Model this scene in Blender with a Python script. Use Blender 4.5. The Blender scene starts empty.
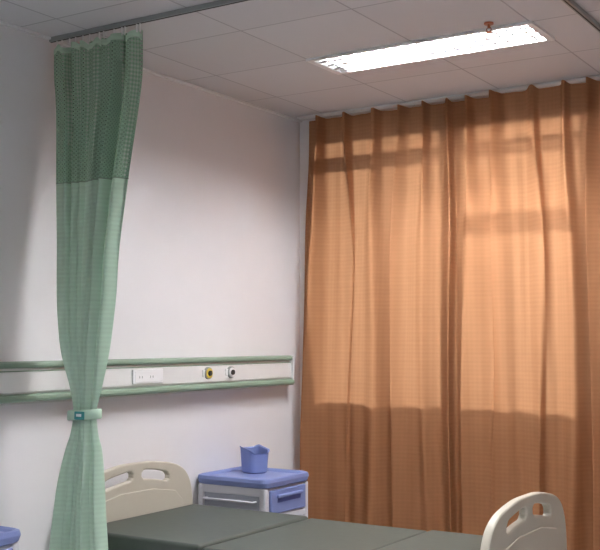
import bpy, bmesh, math, random
from mathutils import Vector, Matrix
random.seed(3)
scene=bpy.context.scene
try:
    scene.view_settings.view_transform='Standard'
    scene.view_settings.look='None'
except Exception: pass
H=2.906

# ---------------- materials
def mat(name,col,rough=0.5,noise=0.0,nscale=30,bump=0.0,spec=0.3,metal=0.0):
    m=bpy.data.materials.new(name); m.use_nodes=True
    nt=m.node_tree; b=nt.nodes['Principled BSDF']
    b.inputs['Roughness'].default_value=rough
    b.inputs['Metallic'].default_value=metal
    b.inputs['Specular IOR Level'].default_value=spec
    tc=nt.nodes.new('ShaderNodeTexCoord'); n=nt.nodes.new('ShaderNodeTexNoise')
    n.inputs['Scale'].default_value=nscale; n.inputs['Detail'].default_value=4
    nt.links.new(tc.outputs['Object'],n.inputs['Vector'])
    r=nt.nodes.new('ShaderNodeMix'); r.data_type='RGBA'
    r.inputs[6].default_value=(*[c*(1-noise) for c in col],1); r.inputs[7].default_value=(*[min(1,c*(1+noise)) for c in col],1)
    nt.links.new(n.outputs['Fac'],r.inputs[0]); nt.links.new(r.outputs[2],b.inputs['Base Color'])
    if bump>0:
        bp=nt.nodes.new('ShaderNodeBump'); bp.inputs['Strength'].default_value=bump; bp.inputs['Distance'].default_value=0.002
        nt.links.new(n.outputs['Fac'],bp.inputs['Height']); nt.links.new(bp.outputs['Normal'],b.inputs['Normal'])
    return m

M={}
M['wall']=mat('wall_paint',(0.81,0.795,0.81),0.7,0.02,6,0.05,0.2)
M['wallw']=mat('window_wall_paint',(0.88,0.88,0.89),0.7,0.02,6,0.05,0.2)
M['floor']=mat('vinyl_floor',(0.52,0.53,0.54),0.4,0.08,8)
M['cream']=mat('bed_plastic',(0.56,0.52,0.43),0.4,0.02,20)
M['creamd']=mat('bed_plastic_inset',(0.50,0.47,0.36),0.45,0.02,20)
M['mattress']=mat('mattress_vinyl',(0.066,0.079,0.068),0.5,0.12,25,0.2,0.35)
M['metal']=mat('painted_steel',(0.55,0.55,0.53),0.35,0.02,20,0,0.5,0.3)
M['rubber']=mat('rubber',(0.04,0.04,0.04),0.7,0.05)
M['cabw']=mat('cabinet_white',(0.62,0.62,0.67),0.4,0.02,20)
M['cabg']=mat('cabinet_grey',(0.36,0.38,0.44),0.45,0.02,20)
M['blue']=mat('cabinet_blue',(0.20,0.25,0.49),0.4,0.04,15)
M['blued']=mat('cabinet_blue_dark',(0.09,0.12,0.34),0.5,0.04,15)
M['railw']=mat('rail_white',(0.72,0.72,0.71),0.35,0.02,20)
M['railg']=mat('rail_green',(0.24,0.33,0.25),0.4,0.03,20)
M['plate']=mat('socket_white',(0.85,0.85,0.86),0.3,0.01,20)
M['dark']=mat('dark_plastic',(0.03,0.03,0.03),0.5,0.05)
M['yellow']=mat('outlet_yellow',(0.65,0.5,0.08),0.4,0.05)
M['grey']=mat('outlet_grey',(0.3,0.32,0.3),0.4,0.05)
M['alu']=mat('track_aluminium',(0.34,0.37,0.37),0.4,0.03,20,0,0.5,0.5)
M['white']=mat('white_enamel',(0.82,0.82,0.82),0.4,0.01,20)
M['louver']=mat('louver_aluminium',(0.40,0.40,0.41),0.5,0.02,20)
M['brass']=mat('sprinkler_red',(0.40,0.14,0.08),0.4,0.05,20,0,0.5,0.3)
M['tie']=mat('tie_teal',(0.05,0.27,0.27),0.6,0.05,40)
M['frame']=mat('window_frame',(0.5,0.5,0.52),0.4,0.02,20)

# ceiling tiles
def ceil_mat():
    m=bpy.data.materials.new('ceiling_tiles'); m.use_nodes=True; nt=m.node_tree; b=nt.nodes['Principled BSDF']
    tc=nt.nodes.new('ShaderNodeTexCoord'); mp=nt.nodes.new('ShaderNodeMapping')
    mp.inputs['Location'].default_value=(-0.25+6,0.05+12,0)
    br=nt.nodes.new('ShaderNodeTexBrick'); br.offset=0; br.squash=1
    br.inputs['Color1'].default_value=(0.62,0.61,0.62,1); br.inputs['Color2'].default_value=(0.66,0.65,0.66,1)
    br.inputs['Mortar'].default_value=(0.42,0.41,0.42,1)
    br.inputs['Scale'].default_value=1; br.inputs['Mortar Size'].default_value=0.005
    br.inputs['Mortar Smooth'].default_value=0.3; br.inputs['Brick Width'].default_value=0.6; br.inputs['Row Height'].default_value=0.6
    nt.links.new(tc.outputs['Object'],mp.inputs['Vector']); nt.links.new(mp.outputs[0],br.inputs['Vector'])
    nt.links.new(br.outputs['Color'],b.inputs['Base Color'])
    b.inputs['Roughness'].default_value=0.55; b.inputs['Specular IOR Level'].default_value=0.25
    bp=nt.nodes.new('ShaderNodeBump'); bp.inputs['Strength'].default_value=0.4; bp.inputs['Distance'].default_value=0.004; bp.invert=True
    nt.links.new(br.outputs['Fac'],bp.inputs['Height']); nt.links.new(bp.outputs['Normal'],b.inputs['Normal'])
    return m
M['ceil']=ceil_mat()

def fabric(name,col,trans,stripe=0.1,sscale=90,vscale=70,vs=0.05,net=False,transp=0.0,tcol=None):
    m=bpy.data.materials.new(name); m.use_nodes=True; nt=m.node_tree
    for n in list(nt.nodes): nt.nodes.remove(n)
    out=nt.nodes.new('ShaderNodeOutputMaterial')
    uv=nt.nodes.new('ShaderNodeUVMap'); uv.uv_map='UVMap'
    sep=nt.nodes.new('ShaderNodeSeparateXYZ'); nt.links.new(uv.outputs[0],sep.inputs[0])
    def sine(sock,k):
        a=nt.nodes.new('ShaderNodeMath'); a.operation='MULTIPLY'; a.inputs[1].default_value=k; nt.links.new(sock,a.inputs[0])
        s=nt.nodes.new('ShaderNodeMath'); s.operation='SINE'; nt.links.new(a.outputs[0],s.inputs[0]); return s.outputs[0]
    def mth(op,a,b):
        n=nt.nodes.new('ShaderNodeMath'); n.operation=op
        for i,v in enumerate((a,b)):
            if isinstance(v,(int,float)): n.inputs[i].default_value=v
            else: nt.links.new(v,n.inputs[i])
        return n.outputs[0]
    su=sine(sep.outputs[0],vscale); sv=sine(sep.outputs[1],sscale)
    noi=nt.nodes.new('ShaderNodeTexNoise'); noi.inputs['Scale'].default_value=3; noi.inputs['Detail'].default_value=5
    mp=nt.nodes.new('ShaderNodeMapping'); mp.inputs['Scale'].default_value=(1,14,1)
    nt.links.new(uv.outputs[0],mp.inputs[0]); nt.links.new(mp.outputs[0],noi.inputs['Vector'])
    v=mth('ADD',mth('MULTIPLY',su,vs),mth('MULTIPLY',sv,stripe))
    v=mth('ADD',v,mth('MULTIPLY',mth('SUBTRACT',noi.outputs['Fac'],0.5),0.14 if not net else 0.1))
    v=mth('ADD',v,1.0)
    def scaled(c):
        vm=nt.nodes.new('ShaderNodeVectorMath'); vm.operation='SCALE'; vm.inputs[0].default_value=c; nt.links.new(v,vm.inputs['Scale']); return vm.outputs[0]
    d=nt.nodes.new('ShaderNodeBsdfDiffuse'); t=nt.nodes.new('ShaderNodeBsdfTranslucent')
    nt.links.new(scaled(col),d.inputs[0]); nt.links.new(scaled(tcol or col),t.inputs[0])
    mx=nt.nodes.new('ShaderNodeMixShader'); mx.inputs[0].default_value=trans
    nt.links.new(d.outputs[0],mx.inputs[1]); nt.links.new(t.outputs[0],mx.inputs[2])
    res=mx.outputs[0]
    if net:
        h=mth('GREATER_THAN',mth('MULTIPLY',mth('MAXIMUM',su,0.0),mth('MAXIMUM',sv,0.0)),0.35)
        h=mth('MULTIPLY',h,transp)
        tr=nt.nodes.new('ShaderNodeBsdfTransparent'); m2=nt.nodes.new('ShaderNodeMixShader')
        nt.links.new(h,m2.inputs[0]); nt.links.new(res,m2.inputs[1]); nt.links.new(tr.outputs[0],m2.inputs[2]); res=m2.outputs[0]
    nt.links.new(res,out.inputs[0]); return m
M['orange']=fabric('tan_curtain_fabric',(0.37,0.18,0.09),0.40,0.028,260,200,0.02,tcol=(0.53,0.285,0.155))
M['mint']=fabric('mint_curtain_cloth',(0.53,0.70,0.57),0.2,0.03,300,0,0)
M['net']=fabric('green_curtain_net',(0.33,0.49,0.37),0.3,0.12,330,330,0.12,True,0.7)

def emis(name,col,s):
    m=bpy.data.materials.new(name); m.use_nodes=True; nt=m.node_tree
    b=nt.nodes['Principled BSDF']; b.inputs['Emission Color'].default_value=(*col,1); b.inputs['Emission Strength'].default_value=s
    b.inputs['Base Color'].default_value=(0.9,0.9,0.9,1)
    return m
M['tube']=emis('fluorescent_tube',(0.97,0.97,1.0),560)

# ---------------- helpers
def link(ob,parent=None):
    scene.collection.objects.link(ob)
    if parent: ob.parent=parent
    return ob
def empty(name,loc=(0,0,0)):
    e=bpy.data.objects.new(name,None); e.empty_display_size=0.1; scene.collection.objects.link(e); return e
def meshobj(name,verts,faces,m,parent=None,smooth=False):
    me=bpy.data.meshes.new(name); me.from_pydata(verts,[],faces); me.update()
    bm=bmesh.new(); bm.from_mesh(me); bmesh.ops.recalc_face_normals(bm,faces=bm.faces); bm.to_mesh(me); bm.free()
    me.materials.append(M[m]); ob=bpy.data.objects.new(name,me)
    if smooth:
        for p in me.polygons: p.use_smooth=True
    return link(ob,parent)
def boxes(name,lst,m,parent=None,bevel=0.0,seg=2):
    V=[];F=[]
    for (x0,x1,y0,y1,z0,z1) in lst:
        o=len(V)
        V+=[(x0,y0,z0),(x1,y0,z0),(x1,y1,z0),(x0,y1,z0),(x0,y0,z1),(x1,y0,z1),(x1,y1,z1),(x0,y1,z1)]
        F+=[tuple(o+i for i in f) for f in ((0,3,2,1),(4,5,6,7),(0,1,5,4),(1,2,6,5),(2,3,7,6),(3,0,4,7))]
    ob=meshobj(name,V,F,m,parent)
    if bevel>0:
        bv=ob.modifiers.new('bevel','BEVEL'); bv.width=bevel; bv.segments=seg; bv.limit_method='ANGLE'
        for p in ob.data.polygons: p.use_smooth=True
        ob.modifiers.new('wn','WEIGHTED_NORMAL')
    return ob
def cyl(name,p0,p1,r,m,parent=None,n=20,r2=None):
    p0=Vector(p0);p1=Vector(p1); d=(p1-p0); L=d.length; q=d.to_track_quat('Z','Y').to_matrix().to_4x4()
    bm=bmesh.new(); bmesh.ops.create_cone(bm,cap_ends=True,segments=n,radius1=r,radius2=r if r2 is None else r2,depth=L)
    bmesh.ops.transform(bm,matrix=Matrix.Translation((p0+p1)/2)@q,verts=bm.verts)
    me=bpy.data.meshes.new(name); bm.to_mesh(me); bm.free(); me.materials.append(M[m])
    for p in me.polygons: p.use_smooth=len(p.vertices)==4
    return link(bpy.data.objects.new(name,me),parent)
def tubepath(name,pts,r,m,parent=None,cyclic=False):
    c=bpy.data.curves.new(name,'CURVE'); c.dimensions='3D'; c.bevel_depth=r; c.bevel_resolution=4; c.use_fill_caps=True
    s=c.splines.new('POLY'); s.points.add(len(pts)-1)
    for i,p in enumerate(pts): s.points[i].co=(*p,1)
    s.use_cyclic_u=cyclic
    return curve2mesh(name,c,m,parent,None)
def curve2mesh(name,c,m,parent,fn):
    tmp=bpy.data.objects.new('tmp',c); scene.collection.objects.link(tmp)
    dg=bpy.context.evaluated_depsgraph_get(); dg.update()
    me=bpy.data.meshes.new_from_object(tmp.evaluated_get(dg)); bpy.data.objects.remove(tmp)
    me.name=name; me.materials.clear(); me.materials.append(M[m])
    if fn:
        for v in me.vertices: v.co=Vector(fn(v.co))
    for p in me.polygons: p.use_smooth=True
    return link(bpy.data.objects.new(name,me),parent)
def flat2d(name,outlines,thick,bev,m,parent,fn):
    c=bpy.data.curves.new(name,'CURVE'); c.dimensions='2D'; c.fill_mode='BOTH'; c.extrude=thick/2-bev; c.bevel_depth=bev; c.bevel_resolution=3; c.offset=-bev
    for o in outlines:
        s=c.splines.new('POLY'); s.points.add(len(o)-1)
        for i,p in enumerate(o): s.points[i].co=(p[0],p[1],0,1)
        s.use_cyclic_u=True
    ob=curve2mesh(name,c,m,parent,fn)
    for p in ob.data.polygons: p.use_smooth=False
    return ob
def catmull(pts,n=6):
    out=[]
    P=[pts[0]]+list(pts)+[pts[-1]]
    for i in range(1,len(P)-2):
        for k in range(n):
            t=k/n; p0,p1,p2,p3=P[i-1],P[i],P[i+1],P[i+2]
            out.append(tuple(0.5*((2*p1[j])+(-p0[j]+p2[j])*t+(2*p0[j]-5*p1[j]+4*p2[j]-p3[j])*t*t+(-p0[j]+3*p1[j]-3*p2[j]+p3[j])*t**3) for j in range(len(p1))))
    out.append(tuple(pts[-1])); return out
def interp(tab,z):
    if z>=tab[0][0]: return tab[0][1:]
    for a,b in zip(tab,tab[1:]):
        if b[0]<=z<=a[0]:
            t=(a[0]-z)/(a[0]-b[0]) if a[0]!=b[0] else 0
            return tuple(a[i]*(1-t)+b[i]*t for i in range(1,len(a)))
    return tab[-1][1:]

# ---------------- room
RX,RY=6.0,-7.5
boxes('floor',[(0,RX,RY,0.2,-0.05,0)],'floor')
boxes('wall_left',[(-0.1,0,RY,0.2,-0.05,H+0.1)],'wall')
boxes('wall_right',[(RX,RX+0.1,RY,0.2,-0.05,H+0.1)],'wall')
boxes('wall_front',[(-0.1,RX+0.1,RY-0.1,RY,-0.05,H+0.1)],'wall')
WX0,WX1,WZ0,WZ1=0.21,3.4,1.04,2.80
boxes('wall_back',[(0,WX0,0,0.2,0,H+0.1),(WX1,RX,0,0.2,0,H+0.1),(WX0,WX1,0,0.2,0,WZ0),(WX0,WX1,0,0.2,WZ1,H+0.1)],'wallw')
FIX=[(0.86,2.05,-1.255,-0.955),(2.05,3.25,-4.555,-4.255)]  # second fixture is unseen, added to light the privacy curtain from the front
xs=sorted(set([0,RX]+[f[0] for f in FIX]+[f[1] for f in FIX])); ys=sorted(set([RY,0.2]+[f[2] for f in FIX]+[f[3] for f in FIX]))
V=[(x,y,H) for y in ys for x in xs]; F=[]
for j in range(len(ys)-1):
    for i in range(len(xs)-1):
        cx=(xs[i]+xs[i+1])/2; cy=(ys[j]+ys[j+1])/2
        if any(f[0]<cx<f[1] and f[2]<cy<f[3] for f in FIX): continue
        a=j*len(xs)+i; F.append((a,a+1,a+1+len(xs),a+len(xs)))
meshobj('ceiling',V,F,'ceil')
boxes('trim_1',[(0.0,0.022,RY,-0.0,H-0.012,H-0.001)],'white')
boxes('baseboard_left',[(0.0,0.012,RY,0,0,0.1)],'white')
boxes('baseboard_back',[(0.012,RX,-0.012,0,0,0.1)],'white')

# window
w=empty('window_1')
fr=[(WX0,WX1,0.06,0.12,WZ0,WZ0+0.05),(WX0,WX1,0.06,0.12,WZ1-0.04,WZ1),(WX0,WX0+0.05,0.06,0.12,WZ0,WZ1),(WX1-0.05,WX1,0.06,0.12,WZ0,WZ1)]
boxes('outer_frame',fr,'frame',w)
boxes('mullions',[(1.11,1.24,0.01,0.09,WZ0,WZ1),(2.00,2.14,0.01,0.09,WZ0,WZ1),(2.80,2.88,0.04,0.11,WZ0,WZ1)],'frame',w)
boxes('transom',[(1.24,2.00,0.01,0.09,2.11,2.22),(2.14,2.8,0.01,0.09,2.11,2.22)],'frame',w)
boxes('upper_bar',[(WX0+0.05,2.8,0.01,0.07,2.56,2.64)],'frame',w)
boxes('sill',[(WX0+0.001,WX1-0.001,-0.02,0.06,WZ0-0.0,WZ0+0.02)],'white',w,0.004)

# ---------------- ceiling lights: one over the bed, one added out of view
def fixture(f):
    x0,x1,y0,y1=f
    e=empty('ceiling_light')
    d=0.09
    boxes('tray',[(x0,x1,y0,y1,H+d,H+d+0.01),(x0-0.001,x0+0.012,y0,y1,H-0.004,H+d),(x1-0.012,x1+0.001,y0,y1,H-0.004,H+d),(x0,x1,y0-0.001,y0+0.012,H-0.004,H+d),(x0,x1,y1-0.012,y1+0.001,H-0.004,H+d)],'white',e)
    boxes('trim_frame',[(x0-0.012,x1+0.012,y0-0.014,y0+0.012,H-0.012,H-0.001),(x0-0.012,x1+0.012,y1-0.012,y1+0.014,H-0.012,H-0.001),(x0-0.014,x0+0.02,y0+0.012,y1-0.012,H-0.012,H-0.001),(x1-0.02,x1+0.014,y0+0.012,y1-0.012,H-0.012,H-0.001)],'white',e)
    bl=[]; n=18
    for i in range(1,n):
        x=x0+(x1-x0)*i/n; bl.append((x-0.001,x+0.001,y0+0.012,y1-0.012,H+0.0,H+0.018)); bl.append((x-0.006,x+0.006,y0+0.012,y1-0.012,H-0.0055,H-0.0002))
    for k in range(1,4):
        y=y0+(y1-y0)*k/4; bl.append((x0+0.012,x1-0.012,y-0.011,y+0.011,H-0.006,H-0.0))
    boxes('louver_blades',bl,'louver',e)
    for k in (0.5,1.5,2.5):
        y=y0+(y1-y0)*k/3
        cyl('tube_%d'%int(k+1),(x0+0.10,y,H+0.038),(x1-0.03,y,H+0.038),0.013,'tube',e,12)
        boxes('lampholder_%d'%int(k+1),[(x0+0.012,x0+0.10,y-0.02,y+0.02,H+0.020,H+0.06)],'white',e)
for f in FIX: fixture(f)

# sprinkler
s=empty('fire_sprinkler'); sx,sy=1.885,-1.34
cyl('rosette',(sx,sy,H-0.001),(sx,sy,H-0.008),0.022,'brass',s)
cyl('stem',(sx,sy,H-0.008),(sx,sy,H-0.026),0.007,'brass',s)
tubepath('yoke',[(sx-0.008,sy,H-0.024),(sx-0.012,sy,H-0.034),(sx,sy,H-0.044),(sx+0.012,sy,H-0.034),(sx+0.008,sy,H-0.024)],0.0025,'brass',s)
cyl('deflector',(sx,sy,H-0.044),(sx,sy,H-0.047),0.016,'brass',s)

# ---------------- headwall service rail
r=empty('headwall_service_rail'); Y0,Y1=RY+0.01,-0.20
def prof(name,pts,m):
    V=[(x,Y0,z) for x,z in pts]+[(x,Y1,z) for x,z in pts]; n=len(pts)
    F=[(i,(i+1)%n,(i+1)%n+n,i+n) for i in range(n)]+[tuple(range(n))[::-1],tuple(range(n,2*n))]
    return meshobj(name,V,F,m,r)
prof('body',[(0.001,1.205),(0.058,1.205),(0.066,1.215),(0.060,1.30),(0.054,1.322),(0.001,1.322)],'railw')
prof('top_strip',[(0.001,1.322),(0.062,1.322),(0.072,1.328),(0.074,1.336),(0.070,1.345),(0.055,1.352),(0.001,1.352)],'railg')
prof('bottom_strip',[(0.001,1.168),(0.070,1.168),(0.086,1.174),(0.090,1.184),(0.086,1.196),(0.066,1.205),(0.001,1.205)],'railg')
prof('lower_lip',[(0.001,1.158),(0.05,1.158),(0.05,1.168),(0.001,1.168)],'railw')
prof('inlay_line',[(0.058,1.306),(0.0612,1.306),(0.0600,1.311),(0.058,1.311)],'railg')
boxes('end_cap',[(0.001,0.082,Y1,Y1+0.012,1.165,1.354)],'railw',r,0.006)
boxes('socket_plate',[(0.060,0.073,-1.705,-1.467,1.222,1.298)],'plate',r,0.004)
boxes('socket_face',[(0.073,0.0755,-1.692,-1.480,1.232,1.288)],'plate',r,0.001)
boxes('socket_slots',[(0.0750,0.0760,-1.66+i*0.085+dx,-1.656+i*0.085+dx,1.252,1.264) for i in range(2) for dx in (0,0.02)],'grey',r)
for i,(y,mm) in enumerate(((-1.067,'yellow'),(-0.85,'white'))):
    z=1.263
    cyl('gas_outlet_ring_%d'%i,(0.058,y,z),(0.074,y,z),0.036,'grey',r,28,0.033)
    cyl('gas_outlet_face_%d'%i,(0.074,y,z),(0.078,y,z),0.028,mm,r,28)
    cyl('gas_outlet_port_%d'%i,(0.078,y,z),(0.086,y,z),0.015,'dark',r,20)
    boxes('gas_outlet_bracket_%d'%i,[(0.058,0.068,y-0.05,y+0.05,z-0.02,z+0.02)],'railw',r,0.004)

# ---------------- window curtain
def sheet(name,fx,NZ,NS,z0,z1,m,parent):
    V=[]
    for j in range(NZ+1):
        z=z0+(z1-z0)*j/NZ
        for i in range(NS+1):
            V.append(fx(i/NS,z))
    F=[]; W=NS+1
    for j in range(NZ):
        for i in range(NS): F.append((j*W+i,j*W+i+1,(j+1)*W+i+1,(j+1)*W+i))
    me=bpy.data.meshes.new(name); me.from_pydata(V,[],F)
    arc=[0]
    for i in range(1,W): arc.append(arc[-1]+(Vector(V[i])-Vector(V[i-1])).length)
    uvl=me.uv_layers.new(name='UVMap')
    for l in me.loops:
        vi=l.vertex_index; uvl.data[l.index].uv=(arc[vi%W],V[vi][2])
    me.materials.append(M[m])
    for p in me.polygons: p.use_smooth=True
    return link(bpy.data.objects.new(name,me),parent)
def sst(a,b,x):
    t=max(0,min(1,(x-a)/(b-a))); return t*t*(3-2*t)
wc=empty('window_curtain')
ZT=2.890
def panel(xl_top,xl_bot,xr,yb,seed):
    def f(s_,z):
        k=sst(1.9,2.87,z)
        xl=xl_bot+(xl_top-xl_bot)*sst(0.7,2.9,z)
        x=xl+(xr-xl)*s_
        t=s_*(xr-xl_top)
        per=0.172
        wob=0.24*math.sin(t*6.3+seed)+0.14*math.sin(z*1.5+t*6)*(1-k)
        u=t/per+seed*0.37+wob
        du=u-round(u)
        idx=round(u)
        amp=0.75+0.40*math.sin(idx*2.3+seed)
        wd_=0.11+0.11*(1-k)
        ridge=math.exp(-(du/wd_)**2)
        fold=-0.084*ridge*(amp*(1-k)+k)
        kk=sst(2.45,2.85,z)
        fold+=0.014*math.exp(-(du/0.04)**2)*kk
        q=t*2*math.pi/0.31+seed*1.7+1.1*math.sin(t*3.3+seed)+0.25*math.sin(z*1.1+t*3)
        low=0.020*math.sin(q)*(1-0.7*k)+0.006*math.sin(t*67+z*0.9+2*math.sin(t*3))*(1-0.5*k)
        y=yb+0.012+fold+low
        x+=-0.048*ridge*(1-0.6*k)*math.sin(idx*1.7+1)+0.012*math.cos(q)*(1-k)
        y=min(y,-0.045)
        zz=z
        if z>2.80: zz=z-0.014*(1-ridge)*sst(2.80,2.89,z)
        return (max(x,0.012),y,zz)
    return f
sheet('panel_1',panel(0.120,0.045,1.475,-0.092,0.4),90,1000,0.04,ZT,'orange',wc)
sheet('panel_2',panel(1.425,1.43,3.6,-0.132,2.1),90,1400,0.04,ZT,'orange',wc)
boxes('curtain_rail',[(0.06,3.7,-0.13,-0.07,ZT+0.003,H-0.002)],'white',wc)

# ---------------- privacy curtain + track
tr=empty('privacy_curtain_track')
pts=[(0.01,-2.25),(2.05,-2.25)]
for a in range(0,91,10):
    t=math.radians(a); pts.append((2.05+0.25*math.sin(t),-2.0-0.25*math.cos(t)))
pts.append((2.30,-0.30))
def ribbon(name,pts,hw,z0,z1,m,parent):
    L=[];R=[]
    for i,p in enumerate(pts):
        a=Vector(pts[max(0,i-1)]); b=Vector(pts[min(len(pts)-1,i+1)]); d=(b-a).normalized(); n=Vector((-d.y,d.x))
        L.append((p[0]+n.x*hw,p[1]+n.y*hw)); R.append((p[0]-n.x*hw,p[1]-n.y*hw))
    V=[];F=[]
    for l,r_ in zip(L,R): V+=[(*l,z0),(*r_,z0),(*r_,z1),(*l,z1)]
    for i in range(len(pts)-1):
        a=i*4;b=a+4
        for k in range(4): F.append((a+k,a+(k+1)%4,b+(k+1)%4,b+k))
    F+=[(0,1,2,3),(len(V)-4,len(V)-3,len(V)-2,len(V)-1)]
    return meshobj(name,V,F,m,parent)
ribbon('channel',pts,0.011,H-0.022,H-0.001,'alu',tr)
ribbon('slot',pts,0.003,H-0.024,H-0.0215,'dark',tr)

pc=empty('privacy_curtain')
tabpx=[(2.85,50,141,.030),(2.70,51,141,.035),(2.55,54,138,.04),(2.18,57,126,.045),(1.86,60,117,.045),(1.63,62,114,.045),(1.40,68,109,.045),(1.25,74,104,.04),(1.14,77,99,.034),(1.10,77,99,.034),(1.02,75,101,.038),(0.945,72,104,.045),(0.717,66,106,.05),(0.488,62,109,.055),(0.2,59,111,.055)]
dense=catmull(tabpx,8)
def pcf(s_,z):
    L,R,A=interp(dense,z)
    c=87+9*sst(1.5,2.8,z)
    xl=0.32+(L+2-c)/160; xr=0.32+(R-2-c)/160
    t=s_+0.022*math.sin(s_*17+1)+0.012*math.sin(s_*43)
    ph=2*math.pi*7.5*t+0.5+0.45*math.sin(z*1.7+s_*4)
    yc=-2.25-0.06*(1-sst(1.3,2.7,z))
    am=A*(0.80+0.35*math.sin(s_*9+1.3))
    y=yc+am*math.sin(ph)+0.25*am*math.sin(2.7*ph+z*0.7)
    squeeze=math.sin(math.pi*min(1,max(0,s_)))
    edge=1-sst(0.0,0.35,abs(z-1.12))
    y=yc+(y-yc)*(1-edge*(1-squeeze**0.5))
    x=xl+(xr-xl)*s_+0.014*math.cos(ph)
    return (max(x,0.012),y,z)
sheet('cloth_panel',pcf,120,420,0.22,2.18,'mint',pc)
def netf(s_,z):
    x,y,zz=pcf(s_,z)
    if z>2.7: zz=z-(0.022*(0.5-0.5*math.cos(2*math.pi*12*s_)))*sst(2.7,2.86,z)
    return (x,y,zz)
sheet('net_panel',netf,60,420,2.18,2.855,'net',pc)
sheet('heading_tape',lambda s_,z:(lambda p:(p[0],p[1]-0.0015,p[2]))(netf(s_,z)),4,420,2.825,2.856,'mint',pc)
pts=[pcf(i/300,2.18) for i in range(301)]
tubepath('seam_hem',pts,0.0025,'railg',pc)
hk=[]
for i in range(13):
    x,y,z=pcf(i/12,2.85); hk.append((x-0.003,x+0.003,-2.253,-2.247,2.845,H-0.023))
boxes('hooks',hk,'white',pc)
ZB=1.115; V=[];F=[];n=40
cx=0.322; cy=-2.31; ra,rb=0.083,0.060
prof_=[(0,-0.022),(0.004,-0.018),(0.004,0.018),(0,0.022),(-0.004,0.018),(-0.004,-0.018)]
for i in range(n):
    a=2*math.pi*i/n
    for (o,h) in prof_: V.append((cx+(ra+o)*math.cos(a),cy+(rb+o)*math.sin(a),ZB+h+0.006*math.cos(a)))
k=len(prof_)
for i in range(n):
    for j in range(k): F.append((i*k+j,i*k+(j+1)%k,((i+1)%n)*k+(j+1)%k,((i+1)%n)*k+j))
meshobj('tieback_band',V,F,'mint',pc,True)
boxes('tieback_label',[(cx+0.005,cx+0.062,cy-rb-0.010,cy-rb-0.003,ZB-0.018,ZB+0.018)],'tie',pc,0.002)
boxes('tieback_label_print',[(cx+0.018,cx+0.048,cy-rb-0.0115,cy-rb-0.0095,ZB-0.004,ZB+0.008)],'white',pc)

# ---------------- bed
bed=empty('hospital_bed')
BC=-1.715
half=[(0,0.828),(0.12,0.825),(0.24,0.808),(0.33,0.785),(0.395,0.745),(0.435,0.68),(0.452,0.60),(0.455,0.50),(0.452,0.38),(0.43,0.33),(0.38,0.32)]
hs=catmull(half,6)
outline=[(-u,z) for u,z in hs[::-1]]+hs[1:]
def slot(u0,u1,sgn):
    N=14
    def zc(u): return 0.765-0.55*u*u*1.0
    hh=0.024; up=[];dn=[]
    for i in range(N+1):
        u=u0+(u1-u0)*i/N
        e=min(1,(u-u0)/0.03,(u1-u)/0.03); e=math.sqrt(max(0.0,1-(1-e)**2)) if e<1 else 1
        e=max(e,0.35)
        up.append((sgn*u,zc(u)+hh*e)); dn.append((sgn*u,zc(u)-hh*e))
    return up+dn[::-1]
def board(name,X):
    fn=lambda v:(X+v[2],BC+v[0],v[1])
    flat2d(name,[outline,slot(0.035,0.25,1),slot(0.035,0.25,-1)],0.036,0.009,'cream',bed,fn)
    ip=[(-0.36,0.40),(-0.36,0.60),(-0.30,0.655),(-0.12,0.685),(0.12,0.685),(0.30,0.655),(0.36,0.60),(0.36,0.40)]
    flat2d(name+'_panel',[ip],0.044,0.004,'cream',bed,fn)
board('headboard',0.10)
board('footboard',2.17)
ZM=0.56
def cushion(name,x0,x1,y0,y1,z0,z1):
    return boxes(name,[(x0,x1,y0,y1,z0,z1)],'mattress',bed,0.018,4)
YN,YF=-2.165,-1.265
cushion('mattress_back',0.125,0.866,YN,YF,0.475,ZM+0.006)
cushion('mattress_thigh',0.872,1.53,YN,YF,0.475,ZM-0.002)
cushion('mattress_leg',1.536,2.14,YN,YF,0.475,ZM+0.004)
boxes('platform',[(0.13,2.14,-2.14,-1.29,0.44,0.474)],'creamd',bed,0.005)
boxes('frame_rails',[(0.12,2.15,-2.13,-2.08,0.35,0.44),(0.12,2.15,-1.35,-1.30,0.35,0.44),(0.3,0.36,-2.08,-1.35,0.36,0.42),(1.9,1.96,-2.08,-1.35,0.36,0.42)],'metal',bed,0.005)
for i,(x,y) in enumerate([(0.25,-2.07),(0.25,-1.36),(2.02,-2.07),(2.02,-1.36)]):
    boxes('leg_%d'%i,[(x-0.025,x+0.025,y-0.02,y+0.02,0.12,0.36)],'metal',bed,0.004)
    cyl('castor_%d'%i,(x,y-0.016,0.06),(x,y+0.016,0.06),0.06,'rubber',bed)
    cyl('castor_hub_%d'%i,(x,y-0.02,0.06),(x,y+0.02,0.06),0.025,'metal',bed)
    boxes('castor_fork_%d'%i,[(x-0.012,x+0.012,y-0.028,y-0.021,0.05,0.13),(x-0.012,x+0.012,y+0.021,y+0.028,0.05,0.13),(x-0.012,x+0.012,y-0.028,y+0.028,0.123,0.135)],'metal',bed)

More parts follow.
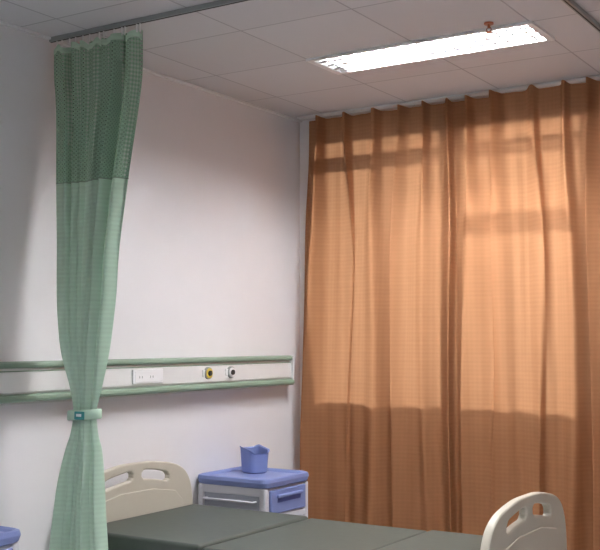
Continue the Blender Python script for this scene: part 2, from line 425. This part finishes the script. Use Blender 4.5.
# ---------------- bedside cabinets
def cabinet(x0,y0):
    x1=x0+0.47; y1=y0+0.45; T=0.69
    e=empty('bedside_cabinet')
    boxes('carcass',[(x0+0.012,x1-0.014,y0+0.014,y1-0.014,0.09,T-0.045)],'cabw',e,0.008)
    boxes('corner_posts',[(a,a+0.045,b,b+0.045,0.07,T-0.04) for a in (x0+0.004,x1-0.049) for b in (y0+0.004,y1-0.049)],'cabw',e,0.014,3)
    boxes('side_rails',[(x0+0.03,x1-0.03,yy,yy+0.012,z,z+h) for yy in (y0+0.006,y1-0.018) for z,h in ((T-0.085,0.045),(0.09,0.05),(0.36,0.03))],'cabw',e,0.003)
    boxes('side_panel',[(x0+0.05,x1-0.05,y0+0.0115,y0+0.016,T-0.25,T-0.086),(x0+0.05,x1-0.05,y1-0.016,y1-0.0115,T-0.25,T-0.086)],'cabg',e,0.001)
    def ring(inset,z,r=0.05,n=6):
        P=[]
        for (cx,cy,a0) in ((x1-inset-r,y1-inset-r,0),(x0+inset+r,y1-inset-r,90),(x0+inset+r,y0+inset+r,180),(x1-inset-r,y0+inset+r,270)):
            for i in range(n+1):
                a=math.radians(a0+90*i/n); P.append((cx+r*math.cos(a),cy+r*math.sin(a),z))
        return P
    rings=[ring(0.012,T-0.045,0.045),ring(-0.004,T-0.036),ring(-0.010,T-0.012),ring(-0.006,T+0.006),ring(0.004,T+0.010),ring(0.016,T+0.004,0.04),ring(0.026,T-0.006,0.03)]
    V=[p for q in rings for p in q]; n=len(rings[0]); F=[]
    for a in range(len(rings)-1):
        for i in range(n): F.append((a*n+i,a*n+(i+1)%n,(a+1)*n+(i+1)%n,(a+1)*n+i))
    F.append(tuple(range(n))[::-1]); F.append(tuple(range((len(rings)-1)*n,len(rings)*n)))
    meshobj('top_tray',V,F,'blue',e)
    boxes('drawer_front',[(x1-0.014,x1+0.006,y0+0.05,y1-0.05,T-0.185,T-0.055)],'blue',e,0.008,3)
    boxes('drawer_grip',[(x1+0.003,x1+0.020,y0+0.10,y1-0.10,T-0.10,T-0.082)],'blue',e,0.006,3)
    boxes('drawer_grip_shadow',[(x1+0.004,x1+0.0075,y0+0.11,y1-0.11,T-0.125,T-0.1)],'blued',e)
    boxes('pull_tray',[(x1-0.014,x1+0.003,y0+0.05,y1-0.05,T-0.225,T-0.195)],'cabw',e,0.004)
    boxes('door_front',[(x1-0.014,x1+0.006,y0+0.05,y1-0.05,0.11,T-0.235)],'cabw',e,0.008,3)
    boxes('door_inset',[(x1+0.004,x1+0.009,y0+0.10,y1-0.10,0.16,T-0.29)],'blue',e,0.003)
    boxes('door_handle',[(x1+0.006,x1+0.026,y1-0.085,y1-0.068,0.28,0.36)],'blue',e,0.005)
    tubepath('towel_bar',[(x0+0.07,y0+0.01,T-0.115),(x0+0.07,y0-0.022,T-0.115),(x1-0.07,y0-0.022,T-0.115),(x1-0.07,y0+0.01,T-0.115)],0.006,'cabw',e)
    for i,(a,b) in enumerate([(x0+0.05,y0+0.05),(x1-0.05,y0+0.05),(x0+0.05,y1-0.05),(x1-0.05,y1-0.05)]):
        cyl('castor_%d'%i,(a,b-0.012,0.03),(a,b+0.012,0.03),0.03,'rubber',e)
        cyl('castor_stem_%d'%i,(a,b,0.03),(a,b,0.09),0.012,'metal',e)
    return T
T=cabinet(0.02,-1.11)
cabinet(0.02,-3.27)

# blue tissue bin
c=empty('plastic_tissue_bin')
def rr(hx,hy,zf,r=0.025,n=6):
    P=[]
    for (sx_,sy_,a0) in ((1,1,0),(-1,1,90),(-1,-1,180),(1,-1,270)):
        for i in range(n+1):
            a=math.radians(a0+90*i/n); P.append(((hx-r)*sx_+r*math.cos(a),(hy-r)*sy_+r*math.sin(a)))
    return [(x,y,zf(x,y)) for x,y in P]
zt=lambda x,y: 0.117+0.20*(-x)*1.0+0.02*(abs(y)/0.06)**2
zb=lambda x,y:0.0
rings=[rr(0.052,0.052,zb),rr(0.060,0.060,lambda x,y:0.008),rr(0.066,0.066,lambda x,y:zt(x,y)-0.006),rr(0.070,0.070,zt),rr(0.062,0.062,zt),rr(0.053,0.053,lambda x,y:0.012)]
V=[p for q in rings for p in q]; n=len(rings[0]); F=[]
for a in range(len(rings)-1):
    for i in range(n): F.append((a*n+i,a*n+(i+1)%n,(a+1)*n+(i+1)%n,(a+1)*n+i))
F.append(tuple(range(n))[::-1]); F.append(tuple(range((len(rings)-1)*n,len(rings)*n)))
rot=Matrix.Rotation(math.radians(-20),3,'Z')
V=[tuple(rot@Vector(v)+Vector((0.190,-0.785,T-0.0055))) for v in V]
meshobj('bin_body',V,F,'blue',c)

# ---------------- light
wd=bpy.data.worlds.new('World'); scene.world=wd; wd.use_nodes=True
bg=wd.node_tree.nodes['Background']; bg.inputs[0].default_value=(0.85,0.92,1.0,1); bg.inputs[1].default_value=0.75
sl=bpy.data.lights.new('sun','SUN'); sl.energy=4.7; sl.angle=math.radians(5); sl.color=(1,0.95,0.88)
so=bpy.data.objects.new('sun',sl); scene.collection.objects.link(so)
d=Vector((-0.38,-1,-math.tan(math.radians(14))))
so.rotation_euler=d.to_track_quat('-Z','Y').to_euler(); so.location=(2,6,5)

# ---------------- camera
cam=bpy.data.cameras.new('camera'); cam.sensor_width=36; cam.lens=1037/600*36
co=bpy.data.objects.new('camera',cam); scene.collection.objects.link(co)
co.location=(3.67,-5.757,1.45); co.rotation_euler=(math.radians(90+3.59),0,math.radians(32.5))
scene.camera=co
